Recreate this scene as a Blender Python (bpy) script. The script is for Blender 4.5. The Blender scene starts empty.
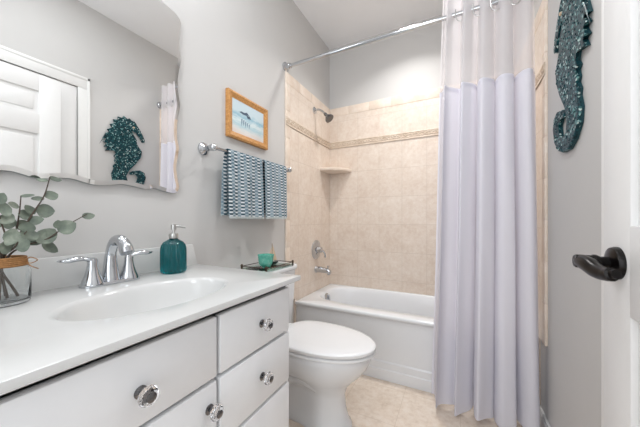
import bpy, bmesh, math, random
from mathutils import Vector, Matrix
random.seed(7)
S = bpy.context.scene
COL = S.collection
PI = math.pi

# ------------------------------------------------------------------ camera, world, lights, exposure
W, YB, YF, H = 1.524, 2.442, -1.0, 2.767           # room: width, tub wall, near wall, ceiling
CAMX, CAMZ, YAW = 1.1276, 1.0677, 0.4681
cam = bpy.data.cameras.new('camera'); cam.sensor_width = 36; cam.lens = 268.657/640*36
cam.shift_y = 6.166/640; cam.clip_start = 0.02
camo = bpy.data.objects.new('camera', cam); COL.objects.link(camo)
camo.location = (CAMX, 0, CAMZ); camo.rotation_euler = (PI/2, 0, YAW)
S.camera = camo
S.view_settings.view_transform = 'Standard'; S.view_settings.look = 'None'
S.view_settings.gamma = 1; S.view_settings.use_curve_mapping = False
S.view_settings.exposure = 0.64
wd = bpy.data.worlds.new('world'); S.world = wd; wd.use_nodes = True
wd.node_tree.nodes['Background'].inputs[0].default_value = (.9, .95, 1, 1)
wd.node_tree.nodes['Background'].inputs[1].default_value = 0.3

def area(name, loc, size, power, color, rot=(0, 0, 0), shape='DISK', sy=None, spread=PI):
    l = bpy.data.lights.new(name, 'AREA'); l.shape = shape; l.size = size; l.energy = power; l.color = color; l.spread = spread
    if sy: l.size_y = sy
    o = bpy.data.objects.new(name, l); COL.objects.link(o); o.location = loc; o.rotation_euler = rot
    return o
def point_fill(name, loc, radius, power, color):
    l = bpy.data.lights.new(name, 'POINT'); l.energy = power; l.color = color; l.shadow_soft_size = radius
    o = bpy.data.objects.new(name, l); COL.objects.link(o); o.location = loc
area('tub_downlight_lamp', (.80, 1.94, 2.752), .13, 5.4, (1, .99, .97), spread=2.15)
for _y in (.25, .49, .73): point_fill('over_mirror_fill', (.17, _y, 2.36), .05, .8, (.95, .975, 1))  # unseen soft fill added above the mirror, no vanity fixture behind it
area('overhead_fill', (.80, .80, 2.74), .35, 4.5, (.94, .975, 1))  # added overhead fill for the room, no fixture hangs there
point_fill('room_omni_fill', (.80, -.25, 2.25), .14, 7.5, (.94, .975, 1))  # added all-round fill, out of view, to brighten ceiling and walls
area('frontal_fill', (1.0, -.93, 1.35), 1.0, 9.5, (.89, .945, 1), (PI/2, 0, 0), 'RECTANGLE', 1.9)  # added frontal fill before the closed near wall, no daylight opening there

# ------------------------------------------------------------------ pixel of the photo -> point on a plane of the room
_f, _cy = 268.657, 219.666
_s, _c = math.sin(YAW), math.cos(YAW)
def at(u, v, x=None, y=None, z=None):
    X = (u-320)/_f; d = Vector((_c*X-_s, _s*X+_c, -(v-_cy)/_f)); C = Vector((CAMX, 0, CAMZ))
    t = (x-C.x)/d.x if x is not None else (y/d.y if y is not None else (z-C.z)/d.z)
    return C+d*t

# ------------------------------------------------------------------ materials
def lin(c):
    return tuple(((v/255)/12.92 if v/255 <= .04045 else (((v/255)+.055)/1.055)**2.4) for v in c)+(1,)
class Mat:
    def __init__(s, name):
        s.m = bpy.data.materials.new(name); s.m.use_nodes = True
        s.t = s.m.node_tree; s.b = s.t.nodes['Principled BSDF']; s.out = s.t.nodes['Material Output']
    def n(s, typ, **kw):
        nd = s.t.nodes.new(typ)
        for k, v in kw.items(): setattr(nd, k, v)
        return nd
    def l(s, a, b): s.t.links.new(a, b)
    def set(s, **kw):
        for k, v in kw.items():
            s.b.inputs[k.replace('_', ' ')].default_value = v
        return s
    def coord(s, scale=(1, 1, 1), loc=(0, 0, 0), rot=(0, 0, 0)):
        tc = s.n('ShaderNodeTexCoord'); mp = s.n('ShaderNodeMapping')
        mp.inputs['Scale'].default_value = scale; mp.inputs['Location'].default_value = loc; mp.inputs['Rotation'].default_value = rot
        s.l(tc.outputs['Object'], mp.inputs['Vector']); return mp.outputs[0]
    def noise(s, vec, scale, detail=4, rough=.6):
        nz = s.n('ShaderNodeTexNoise'); nz.inputs['Scale'].default_value = scale
        nz.inputs['Detail'].default_value = detail; nz.inputs['Roughness'].default_value = rough
        s.l(vec, nz.inputs['Vector']); return nz.outputs['Fac']
    def ramp(s, fac, stops):
        r = s.n('ShaderNodeValToRGB'); e = r.color_ramp.elements
        while len(e) < len(stops): e.new(.5)
        for el, (p, c) in zip(e, stops): el.position = p; el.color = c
        s.l(fac, r.inputs[0]); return r.outputs[0]
    def mix(s, fac, a, b, mode='MIX'):
        mx = s.n('ShaderNodeMix', data_type='RGBA', blend_type=mode)
        for sock, val in ((mx.inputs[0], fac), (mx.inputs[6], a), (mx.inputs[7], b)):
            if hasattr(val, 'is_output') or isinstance(val, bpy.types.NodeSocket): s.l(val, sock)
            else: sock.default_value = val
        return mx.outputs[2]
    def math(s, op, a, b=None):
        m = s.n('ShaderNodeMath', operation=op)
        for i, val in enumerate((a, b)):
            if val is None: continue
            if isinstance(val, bpy.types.NodeSocket): s.l(val, m.inputs[i])
            else: m.inputs[i].default_value = val
        return m.outputs[0]
    def bump(s, hgt, strength=.2, dist=.002):
        b = s.n('ShaderNodeBump'); b.inputs['Strength'].default_value = strength; b.inputs['Distance'].default_value = dist
        s.l(hgt, b.inputs['Height']); s.l(b.outputs[0], s.b.inputs['Normal'])

def simple(name, rgb, rough=.5, metal=0, var=.03, scale=20, bump=0, **kw):
    """a plain finish with a very slight procedural unevenness"""
    M = Mat(name); c = lin(rgb); M.set(Roughness=rough, Metallic=metal, **kw)
    v = M.coord(); nz = M.noise(v, scale)
    lo = tuple(x*(1-var) for x in c[:3])+(1,); hi = tuple(min(1, x*(1+var)) for x in c[:3])+(1,)
    M.l(M.ramp(nz, [(.3, lo), (.7, hi)]), M.b.inputs['Base Color'])
    if bump: M.bump(M.noise(v, scale*12, 2), bump, .001)
    return M.m
def glass(name, rgb, rough=.0, ior=1.45, sparkle=None):
    M = Mat(name); M.set(Roughness=rough, IOR=ior, Transmission_Weight=1.0); M.b.inputs['Base Color'].default_value = lin(rgb)
    v = M.coord(); M.bump(M.noise(v, 60, 2), .03, .001)
    return M.m

PAINT = simple('wall_paint', (205, 203, 201), .6, var=.012, scale=3, bump=.05)
CEIL = simple('ceiling_paint', (242, 242, 243), .8, var=.01, scale=3)
TRIM = simple('trim_paint', (236, 235, 233), .35, var=.01)
DOORP = simple('door_paint', (236, 235, 234), .4, var=.01)
CAB = simple('cabinet_paint', (238, 239, 241), .35, var=.012)
CABIN = simple('cabinet_interior', (120, 118, 116), .7)
MARBLE = simple('cultured_marble', (214, 214, 213), .16, var=.012, scale=6)
PORC = simple('porcelain', (230, 231, 233), .08, var=.006)
PLASTIC = simple('seat_plastic', (236, 236, 237), .15, var=.006)
ACRYL = simple('tub_enamel', (232, 233, 235), .12, var=.006)
CHROME = simple('chrome', (196, 199, 203), .09, 1, var=.01)
NICKEL = simple('dark_nickel', (118, 118, 120), .22, 1, var=.04)
MEDGE = simple('mirror_glass_edge', (128, 134, 134), .3, var=.03)  # glass edge, toned darker to paint in the thin side-shadow outline
STEEL = simple('brushed_steel', (190, 190, 188), .28, 1, var=.04)
BLACKM = simple('oil_rubbed_bronze', (20, 17, 16), .28, .6, var=.2, scale=40)
BRONZE = simple('tray_bronze', (78, 66, 54), .35, .8, var=.15)
DARK = simple('dark_gap', (30, 30, 30), .8)
GLASS = glass('clear_glass', (250, 252, 252))
CRYSTAL = glass('crystal', (250, 250, 252), 0, 1.52)
TEAL = glass('teal_glass', (0, 118, 126), .03, 1.4)
TRAYG = glass('green_tinted_glass', (190, 228, 216), .02)
MIRROR = Mat('mirror_silver').set(Metallic=1, Roughness=0).m
MIRROR.node_tree.nodes['Principled BSDF'].inputs['Base Color'].default_value = (.93, .935, .93, 1)

def tile_material(name, axis):
    """beige ceramic wall tile, 0.2035 x 0.25, laid in a plain grid"""
    M = Mat(name); M.set(Roughness=.28)
    tc = M.n('ShaderNodeTexCoord'); sp = M.n('ShaderNodeSeparateXYZ'); M.l(tc.outputs['Object'], sp.inputs[0])
    cb = M.n('ShaderNodeCombineXYZ')
    M.l(M.math('ADD', sp.outputs[axis], 10*.2035-.0945 if axis == 0 else 10*.2035-(YB % .2035)), cb.inputs[0])
    M.l(M.math('ADD', sp.outputs[2], .25*5-1.525+.25*5), cb.inputs[1])
    br = M.n('ShaderNodeTexBrick'); br.offset = 0; br.squash = 1
    br.inputs['Scale'].default_value = 1; br.inputs['Brick Width'].default_value = .2035; br.inputs['Row Height'].default_value = .25
    br.inputs['Mortar Size'].default_value = .0016; br.inputs['Mortar Smooth'].default_value = .3; br.inputs['Bias'].default_value = 0
    br.inputs['Color1'].default_value = (.42, .42, .42, 1); br.inputs['Color2'].default_value = (.58, .58, .58, 1)
    M.l(cb.outputs[0], br.inputs['Vector'])
    o = tc.outputs['Object']
    n1 = M.noise(o, 7, 6, .7); n2 = M.noise(o, 38, 4, .65)
    base = M.ramp(n1, [(.30, lin((214, 195, 180))), (.5, lin((224, 209, 195))), (.72, lin((233, 221, 209)))])
    base = M.mix(.28, base, M.ramp(n2, [(.35, lin((216, 194, 174))), (.65, lin((246, 236, 226)))]))
    base = M.mix(.35, base, br.outputs['Color'], 'SOFT_LIGHT')
    col = M.mix(br.outputs['Fac'], base, lin((208, 192, 177)))
    M.l(col, M.b.inputs['Base Color'])
    inv = M.math('SUBTRACT', 1.0, br.outputs['Fac']); M.bump(inv, .35, .002)
    return M.m
TILEX = tile_material('wall_tile_back', 0)
TILEY = tile_material('wall_tile_side', 1)
def stone(name, a, b, c, rough=.3):
    M = Mat(name); M.set(Roughness=rough); o = M.coord()
    n1 = M.noise(o, 14, 6, .7)
    M.l(M.ramp(n1, [(.3, lin(a)), (.5, lin(b)), (.7, lin(c))]), M.b.inputs['Base Color']); return M.m
BULL = stone('bullnose_tile', (224, 206, 188), (232, 216, 201), (240, 228, 216))
BAND = stone('listello_tile', (206, 186, 166), (220, 203, 185), (232, 219, 204))
BANDG = stone('listello_recess', (196, 176, 156), (208, 190, 170), (218, 202, 184), .6)

def floor_material():
    M = Mat('travertine_floor'); M.set(Roughness=.3)
    o = M.coord(loc=(.07, .11, 0))
    br = M.n('ShaderNodeTexBrick'); br.offset = 0
    br.inputs['Scale'].default_value = 1; br.inputs['Brick Width'].default_value = .305; br.inputs['Row Height'].default_value = .305
    br.inputs['Mortar Size'].default_value = .0016; br.inputs['Mortar Smooth'].default_value = .3
    M.l(o, br.inputs['Vector'])
    n1 = M.noise(o, 5, 7, .72); n2 = M.noise(o, 26, 6, .7)
    base = M.ramp(n1, [(.28, lin((210, 190, 171))), (.5, lin((232, 216, 200))), (.75, lin((244, 234, 224)))])
    base = M.mix(.4, base, M.ramp(n2, [(.3, lin((188, 163, 140))), (.5, lin((231, 214, 197))), (.7, lin((248, 240, 231)))]))
    M.l(M.mix(br.outputs['Fac'], base, lin((214, 196, 177))), M.b.inputs['Base Color'])
    M.bump(n2, .08, .001); return M.m
FLOOR = floor_material()

def fabric_curtain(name, rgb, alpha, trans):
    M = Mat(name); c = lin(rgb)
    v = M.coord()
    wv = M.n('ShaderNodeTexWave', wave_type='BANDS', bands_direction='Z'); wv.inputs['Scale'].default_value = 60; M.l(v, wv.inputs['Vector'])
    wx = M.n('ShaderNodeTexWave', wave_type='BANDS', bands_direction='X'); wx.inputs['Scale'].default_value = 60; M.l(v, wx.inputs['Vector'])
    hgt = M.math('MULTIPLY', wv.outputs['Fac'], wx.outputs['Fac'])
    M.b.inputs['Base Color'].default_value = c; M.set(Roughness=.9); M.b.inputs['Specular IOR Level'].default_value = .1
    M.bump(hgt, .12, .001)
    tl = M.n('ShaderNodeBsdfTranslucent'); tl.inputs[0].default_value = c
    mx = M.n('ShaderNodeMixShader'); mx.inputs[0].default_value = trans
    M.l(M.b.outputs[0], mx.inputs[1]); M.l(tl.outputs[0], mx.inputs[2]); sh = mx.outputs[0]
    if alpha < 1:
        tp = M.n('ShaderNodeBsdfTransparent'); m2 = M.n('ShaderNodeMixShader'); m2.inputs[0].default_value = alpha
        M.l(tp.outputs[0], m2.inputs[1]); M.l(sh, m2.inputs[2]); sh = m2.outputs[0]
    M.l(sh, M.out.inputs[0]); return M.m
CURT = fabric_curtain('curtain_waffle_cloth', (241, 240, 248), 1, .28)
SHEER = fabric_curtain('curtain_sheer_cloth', (242, 239, 242), .66, .4)

def glitter_material():
    M = Mat('teal_glitter'); M.set(Roughness=.35, Specular_IOR_Level=.3)
    v = M.coord(); vo = M.n('ShaderNodeTexVoronoi'); vo.inputs['Scale'].default_value = 150; M.l(v, vo.inputs['Vector'])
    sp = M.n('ShaderNodeSeparateColor'); M.l(vo.outputs['Color'], sp.inputs[0])
    col = M.ramp(sp.outputs[0], [(0, lin((4, 30, 36))), (.45, lin((8, 54, 64))), (.84, lin((20, 82, 88))), (.94, lin((120, 168, 166))), (1, lin((215, 228, 224)))])
    M.l(col, M.b.inputs['Base Color']); M.bump(sp.outputs[1], .8, .004); return M.m
GLITTER = glitter_material()
TEALP = simple('teal_painted_edge', (12, 62, 70), .45, var=.2, scale=60)

def wood_material(name, a, b):
    M = Mat(name); M.set(Roughness=.45); v = M.coord((3, 22, 22))
    M.l(M.ramp(M.noise(v, 6, 5, .65), [(.3, lin(a)), (.7, lin(b))]), M.b.inputs['Base Color']); return M.m
FRAMEW = wood_material('golden_oak', (172, 114, 58), (220, 166, 102))
BOATW = wood_material('driftwood', (120, 96, 72), (168, 142, 110))

def towel_material():
    M = Mat('woven_towel'); M.set(Roughness=.95); M.b.inputs['Specular IOR Level'].default_value = .05
    tc = M.n('ShaderNodeTexCoord'); sp = M.n('ShaderNodeSeparateXYZ'); M.l(tc.outputs['Object'], sp.inputs[0])
    fy = M.math('FRACT', M.math('MULTIPLY', sp.outputs[1], 1/.046))      # columns
    fz = M.math('FRACT', M.math('MULTIPLY', sp.outputs[2], 1/.0185))     # dashes
    dash = M.math('LESS_THAN', fz, .55)
    colm = M.math('LESS_THAN', fy, .5)
    nz = M.noise(tc.outputs['Object'], 14, 2)
    dark = M.ramp(nz, [(.35, lin((48, 72, 86))), (.65, lin((80, 104, 116)))])
    mid = M.ramp(nz, [(.35, lin((104, 128, 142))), (.65, lin((146, 164, 174)))])
    light = lin((222, 226, 228))
    c1 = M.mix(dash, light, dark); c2 = M.mix(M.math('LESS_THAN', fz, .3), mid, lin((178, 190, 196)))
    M.l(M.mix(colm, c2, c1), M.b.inputs['Base Color'])
    M.bump(M.math('ADD', dash, colm), .6, .003); return M.m
TOWEL = towel_material()
FRINGE = simple('towel_fringe', (205, 212, 212), .95, var=.15, scale=120)
TWINE = simple('jute_twine', (150, 108, 66), .9, var=.2, scale=150, bump=.5)
STEMM = simple('eucalyptus_bark', (74, 62, 52), .7, var=.2)
TWIG = simple('eucalyptus_twig', (104, 98, 74), .7, var=.2)
def leaf_material():
    M = Mat('eucalyptus_leaf'); M.set(Roughness=.6)
    v = M.coord(); M.l(M.ramp(M.noise(v, 28, 3), [(.3, lin((84, 94, 84))), (.55, lin((114, 124, 110))), (.75, lin((150, 156, 142)))]), M.b.inputs['Base Color']); return M.m
LEAF = leaf_material()
def bowl_material():
    M = Mat('sea_glass'); M.set(Roughness=.25, Transmission_Weight=.3, IOR=1.4)
    v = M.coord(); M.l(M.ramp(M.noise(v, 45, 3), [(.3, lin((84, 186, 164))), (.6, lin((134, 216, 198))), (.8, lin((206, 238, 228)))]), M.b.inputs['Base Color']); return M.m
SEAGLASS = bowl_material()
SAIL = simple('sail_cloth', (214, 190, 162), .8, var=.08)
HULL = simple('boat_hull', (44, 52, 50), .5, var=.2)
def painting_material():
    M = Mat('shore_painting'); M.set(Roughness=.5)
    tc = M.n('ShaderNodeTexCoord'); sp = M.n('ShaderNodeSeparateXYZ'); M.l(tc.outputs['Object'], sp.inputs[0])
    nz = M.noise(M.coord((1, 6, 26)), 3, 4)
    t = M.math('ADD', M.math('MULTIPLY', M.math('SUBTRACT', sp.outputs[2], 1.555), 1/.21), M.math('MULTIPLY', M.math('SUBTRACT', nz, .5), .30))
    M.l(M.ramp(t, [(0, lin((226, 208, 196))), (.16, lin((222, 222, 220))), (.30, lin((178, 208, 216))), (.42, lin((220, 232, 234))), (.55, lin((150, 192, 208))), (.66, lin((202, 220, 226))), (1, lin((206, 222, 232)))]), M.b.inputs['Base Color']); return M.m
ART = painting_material()
BIRD = simple('bird_paint', (64, 84, 106), .5, var=.2)
BIRDL = simple('bird_reflection_paint', (138, 164, 182), .5, var=.2)
LAMPE = Mat('lamp_diffuser'); LAMPE.b.inputs['Emission Color'].default_value = (1, .95, .88, 1); LAMPE.set(Emission_Strength=6.0); LAMPE = LAMPE.m

# ------------------------------------------------------------------ mesh building
class MB:
    def __init__(s): s.bm = bmesh.new(); s.mi = 0
    def _done(s, faces):
        for f in faces: f.material_index = s.mi
    def box(s, x0, x1, y0, y1, z0, z1, bev=0, seg=2):
        b = bmesh.new(); r = bmesh.ops.create_cube(b, size=1)
        for v in b.verts:
            v.co = Vector(((x0+x1)/2+v.co.x*(x1-x0), (y0+y1)/2+v.co.y*(y1-y0), (z0+z1)/2+v.co.z*(z1-z0)))
        if bev: bmesh.ops.bevel(b, geom=list(b.edges), offset=bev, segments=seg, affect='EDGES', profile=.5)
        s.merge(b); return s
    def merge(s, b, M=None):
        mp = {}
        for v in b.verts: mp[v] = s.bm.verts.new(M @ v.co if M else v.co)
        for f in b.faces:
            try: nf = s.bm.faces.new([mp[v] for v in f.verts]); nf.material_index = s.mi
            except ValueError: pass
        b.free()
    def rings(s, rings, closed=True, cap0=True, cap1=True):
        vr = [[s.bm.verts.new(p) for p in r] for r in rings]; n = len(vr[0]); fs = []
        for a, b in zip(vr, vr[1:]):
            for i in range(n if closed else n-1):
                j = (i+1) % n; fs.append(s.bm.faces.new((a[i], a[j], b[j], b[i])))
        if cap0 and n > 2: fs.append(s.bm.faces.new(vr[0][::-1]))
        if cap1 and n > 2: fs.append(s.bm.faces.new(vr[-1]))
        s._done(fs); return s
    def tube(s, pts, r, n=12, cap=True, flat=1.0):
        pts = [Vector(p) for p in pts]; R = r if isinstance(r, (list, tuple)) else [r]*len(pts)
        out = []; up = None
        for i, p in enumerate(pts):
            t = (pts[min(i+1, len(pts)-1)]-pts[max(i-1, 0)]).normalized()
            if up is None: up = Vector((0, 0, 1)) if abs(t.z) < .9 else Vector((1, 0, 0))
            a = t.cross(up).normalized(); b = a.cross(t).normalized(); up = b
            out.append([p+a*math.cos(2*PI*k/n)*R[i]+b*math.sin(2*PI*k/n)*R[i]*flat for k in range(n)])
        return s.rings(out, True, cap, cap)
    def lathe(s, prof, c=(0, 0, 0), n=32, axis='z', mod=None, cap0=True, cap1=True):
        out = []
        for (r, z) in prof:
            ring = []
            for k in range(n):
                a = 2*PI*k/n; rr = r*(mod(a, z) if mod else 1)
                p = Vector((rr*math.cos(a), rr*math.sin(a), z))
                if axis == 'x': p = Vector((p.z, p.x, p.y))
                elif axis == 'y': p = Vector((p.x, p.z, -p.y)) if False else Vector((p.y, p.z, p.x))
                ring.append(p+Vector(c))
            out.append(ring)
        return s.rings(out, True, cap0, cap1)
    def prism(s, poly, fn, d0, d1, bev=0):
        """extrude polygon of 2-D points; fn(p, d) gives the 3-D point at depth d"""
        b = bmesh.new()
        v0 = [b.verts.new(fn(p, d0)) for p in poly]; v1 = [b.verts.new(fn(p, d1)) for p in poly]
        n = len(poly); b.faces.new(v0[::-1]); top = b.faces.new(v1)
        for i in range(n): b.faces.new((v0[i], v0[(i+1) % n], v1[(i+1) % n], v1[i]))
        if bev: bmesh.ops.bevel(b, geom=list(top.edges), offset=bev, segments=2, affect='EDGES', profile=.5)
        s.merge(b); return s
    def torus(s, c, R, r, axis='x', n=28, m=8, a0=0, a1=2*PI):
        pts = []
        full = abs(a1-a0-2*PI) < 1e-6
        for k in range(n+1):
            a = a0+(a1-a0)*k/n; u, v = R*math.cos(a), R*math.sin(a)
            pts.append(Vector(c)+(Vector((0, u, v)) if axis == 'x' else Vector((u, 0, v)) if axis == 'y' else Vector((u, v, 0))))
        return s.tube(pts, r, m, not full)
    def mesh(s, name, mats, smooth=True, ang=35):
        bmesh.ops.recalc_face_normals(s.bm, faces=list(s.bm.faces))
        me = bpy.data.meshes.new(name); s.bm.to_mesh(me); s.bm.free()
        for m in (mats if isinstance(mats, (list, tuple)) else [mats]): me.materials.append(m)
        if smooth:
            for p in me.polygons: p.use_smooth = True
            me.set_sharp_from_angle(angle=math.radians(ang))
        return me
    def build(s, name, mats, parent=None, loc=(0, 0, 0), smooth=True, ang=35):
        o = bpy.data.objects.new(name, s.mesh(name, mats, smooth, ang)); COL.objects.link(o)
        if parent is not None:
            # children are built in world coordinates: undo the parent's own place
            w = parent.get('_w'); pl = Vector(parent['_w']) if w is not None else Vector((0, 0, 0))
            o.parent = parent; o.location = Vector(loc)-pl; o['_w'] = (0.0, 0.0, 0.0)
            o['_w'] = tuple(loc)
        else: o.location = loc; o['_w'] = tuple(loc)
        return o
def thing(name, label, cat, loc=(0, 0, 0), group=None):
    o = bpy.data.objects.new(name, None); COL.objects.link(o); o.location = loc; o.empty_display_size = .05
    o['_w'] = tuple(float(v) for v in loc); return tag(o, label, cat, group)
def tag(o, label, cat, group=None):
    o['label'] = label; o['category'] = cat
    if group: o['group'] = group
    return o
def struct(o): o['kind'] = 'structure'; return o
def dup(o, delta):
    """copy of a part (with its sub-parts) under the same parent, moved by delta"""
    c = o.copy(); COL.objects.link(c); c.location = o.location+Vector(delta)
    for ch in o.children:
        d = ch.copy(); COL.objects.link(d); d.parent = c
    return c
def bez(pts, n=16):
    """Catmull-Rom through pts"""
    P = [Vector(p) for p in pts]; P = [2*P[0]-P[1]]+P+[2*P[-1]-P[-2]]; out = []
    for i in range(1, len(P)-2):
        for k in range(n):
            t = k/n; a, b, c, d = P[i-1:i+3]
            out.append(.5*((2*b)+(c-a)*t+(2*a-5*b+4*c-d)*t*t+(3*b-a-3*c+d)*t**3))
    return out+[P[-2]]
def rrect(x0, x1, y0, y1, r, z, n=6):
    out = []
    for cx, cy, a0 in ((x1-r, y1-r, 0), (x0+r, y1-r, PI/2), (x0+r, y0+r, PI), (x1-r, y0+r, 1.5*PI)):
        for k in range(n+1):
            a = a0+PI/2*k/n; out.append(Vector((cx+r*math.cos(a), cy+r*math.sin(a), z)))
    return out

# ================================================================== the room
struct(MB().box(-.1, W+.1, YF-.1, YB+.1, -.08, 0).build('floor', FLOOR, smooth=False))
struct(MB().box(-.1, W+.1, YF-.1, YB+.1, H, H+.08).build('ceiling', CEIL, smooth=False))
struct(MB().box(-.1, 0, YF-.1, YB+.1, 0, H).build('wall_left', PAINT, smooth=False))
struct(MB().box(0, W, YB, YB+.1, 0, H).build('wall_back', PAINT, smooth=False))
struct(MB().box(0, W, YF-.1, YF, 0, H).build('wall_front', PAINT, smooth=False))
# right wall with the closet opening
OY0, OY1, OZ = .20, 1.008, 2.096
wr = MB(); wr.box(W, W+.1, OY1, YB+.1, 0, H); wr.box(W, W+.1, YF-.1, OY0, 0, H); wr.box(W, W+.1, OY0, OY1, OZ, H)
struct(wr.build('wall_right', PAINT, smooth=False))
# casing and closed closet door behind the open leaf
cs = MB()
def casing(m, y0, y1, z0, z1): m.box(W-.010, W, y0, y1, z0, z1, .003)
casing(cs, OY1, OY1+.078, 0, OZ); casing(cs, OY0-.092, OY0, 0, OZ); casing(cs, OY0-.092, OY1+.078, OZ, OZ+.092)
cs.box(W-.014, W-.0095, OY1+.058, OY1+.075, 0, OZ+.088, .002); cs.box(W-.014, W-.0095, OY0-.088, OY1+.075, OZ+.068, OZ+.088, .002)
struct(cs.build('trim_1', TRIM))
def panel_door(x0, x1, y0, y1, z0, z1, face):
    """six-panel door leaf lying in the y-z plane; face = -1 if the detailed side looks towards -x"""
    m = MB(); mid = (x0+x1)/2; st = .112; cy = (y0+y1)/2; mu = .05
    m.box(mid-.006, mid+.006, y0+.01, y1-.01, z0+.01, z1-.01)
    for a, b in ((y0, y0+st), (y1-st, y1)): m.box(x0, x1, a, b, z0, z1, .0025)
    m.box(x0+.0003, x1-.0003, cy-mu, cy+mu, z0+.001, z1-.001, .002)
    rows = ((z0+.23, .868), (1.055, 1.652), (1.787, z1-.112))
    for a, b in ((z0, rows[0][0]), (rows[0][1], rows[1][0]), (rows[1][1], rows[2][0]), (rows[2][1], z1)):
        m.box(x0+.0002, x1-.0002, y0+.002, y1-.002, a, b, .0025)
    for ya, yb in ((y0+st, cy-mu), (cy+mu, y1-st)):
        for a, b in rows:
            m.box(x0+.006, x1-.006, ya+.025, yb-.025, a+.025, b-.025, .005)
    return m
dc = panel_door(W+.003, W+.038, OY0+.004, OY1-.003, .008, OZ-.003, -1)
struct(dc.build('door_2', DOORP))
leaf = struct(panel_door(1.443, 1.478, .068, .881, .012, 2.055, -1).build('door_1', DOORP))
jm = MB(); jm.box(1.478, W, .03, .066, 0, 2.08, .002); struct(jm.build('trim_2', TRIM))
# lever handle, part of the door leaf
hy, hz = .816, .973
hd = MB()
hd.lathe([(.0355, 1.4428), (.0355, 1.438), (.033, 1.432), (.024, 1.429), (.018, 1.427)], (0, hy, hz), 32, 'x')
hd.lathe([(.0135, 1.430), (.0125, 1.415), (.0165, 1.408), (.0165, 1.403), (.0145, 1.40), (.0150, 1.374), (.0130, 1.371)], (0, hy, hz), 24, 'x')
lp = bez([(1.384, hy+.010, hz+.001), (1.384, hy-.004, hz), (1.386, hy-.03, hz-.004), (1.389, hy-.06, hz-.012), (1.393, hy-.09, hz-.013), (1.398, hy-.112, hz-.008)], 8)
nl = len(lp)
hd.tube(lp, [.0125+.0035*math.sin(PI*min(1, i/(nl*.75)))-(.004 if i > nl*.9 else 0) for i in range(nl)], 14, True, 1.05)
hd.build('door_handle', BLACKM, leaf)

# tile surround of the tub alcove, bullnose edges and the moulded border
TZ, TY, TT, YF_T = 2.161, 1.651, .010, 1.775
struct(MB().box(0, W, YB-TT, YB, 0, TZ).build('wall_back_tile', TILEX, smooth=False))
struct(MB().box(0, TT, TY+.003, YF_T, 0.455, TZ).box(0, TT, YF_T, YB-TT, 0, TZ).build('wall_left_tile', TILEY, smooth=False))
struct(MB().box(W-TT, W, TY+.003, YF_T, 0.455, TZ).box(W-TT, W, YF_T, YB-TT, 0, TZ).build('wall_right_tile', TILEY, smooth=False))
ZLOW = .455
tb = MB()
def joints(a, b, step):
    k = a
    while k < b-1e-4:
        yield k, min(b, k+step); k += step
for a, b in joints(0.0, W, .2035): tb.box(a+.001, b-.001, YB-TT-.0025, YB, TZ-.078, TZ+.002, .002)
struct(tb.build('trim_3', BULL))
for nm, x0, x1 in (('trim_4', 0, TT+.0025), ('trim_5', W-TT-.0025, W)):
    t = MB()
    for a, b in joints(TY, YB-TT-.003, .2035): t.box(x0, x1, a+.001, b-.001, TZ-.078, TZ+.002, .002)
    for a, b in joints(ZLOW, TZ-.078, .2035): t.box(x0, x1, TY, TY+.055, a+.001, b-.001, .002)
    struct(t.build(nm, BULL))
ZB0, ZB1 = 1.768, 1.832
def border(fn, L, name):
    m = MB(); m.mi = 1
    b = bmesh.new()
    def bx(a0, a1, d0, d1, z0, z1, bev):
        mm = MB(); mm.box(a0, a1, d0, d1, z0, z1, bev); mm.bm.normal_update(); m.merge(mm.bm, fn)
    bx(0, L, 0, .004, ZB0, ZB1, 0)
    m.mi = 0
    bx(0, L, 0, .007, ZB0, ZB0+.013, .0025); bx(0, L, 0, .007, ZB1-.013, ZB1, .0025)
    n = int(L/.052); zc = (ZB0+ZB1)/2
    for k in range(n):
        c = (k+.5)*L/n
        pts = [Vector((c+.024*math.cos(2*PI*q/16), .005, zc+.0125*math.sin(2*PI*q/16))) for q in range(17)]
        mm = MB(); mm.tube(pts, .0034, 6, False); m.merge(mm.bm, fn)
        mm = MB(); mm.box(c-.006, c+.006, 0, .008, zc-.005, zc+.005, .002); m.merge(mm.bm, fn)
    b.free()
    return struct(m.build(name, [BAND, BANDG]))
border(Matrix(((1, 0, 0, 0), (0, -1, 0, YB-TT), (0, 0, 1, 0), (0, 0, 0, 1))), W, 'trim_6')
border(Matrix(((0, 1, 0, TT), (1, 0, 0, TY), (0, 0, 1, 0), (0, 0, 0, 1))), YB-TT-TY, 'trim_7')
border(Matrix(((0, -1, 0, W-TT), (1, 0, 0, TY), (0, 0, 1, 0), (0, 0, 0, 1))), YB-TT-TY, 'trim_8')
for nm, x0, x1, y0, y1 in (('baseboard_right', W-.014, W, OY1+.079, 1.774), ('baseboard_left', 0, .014, .95, 1.774)):
    t = MB(); t.box(x0, x1, y0, y1, 0, .085, .003); t.box(x0 if nm.endswith('left') else x0+.003, x1-.003 if nm.endswith('left') else x1, y0, y1, .08, .1, .003)
    struct(t.build(nm, TRIM))

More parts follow.
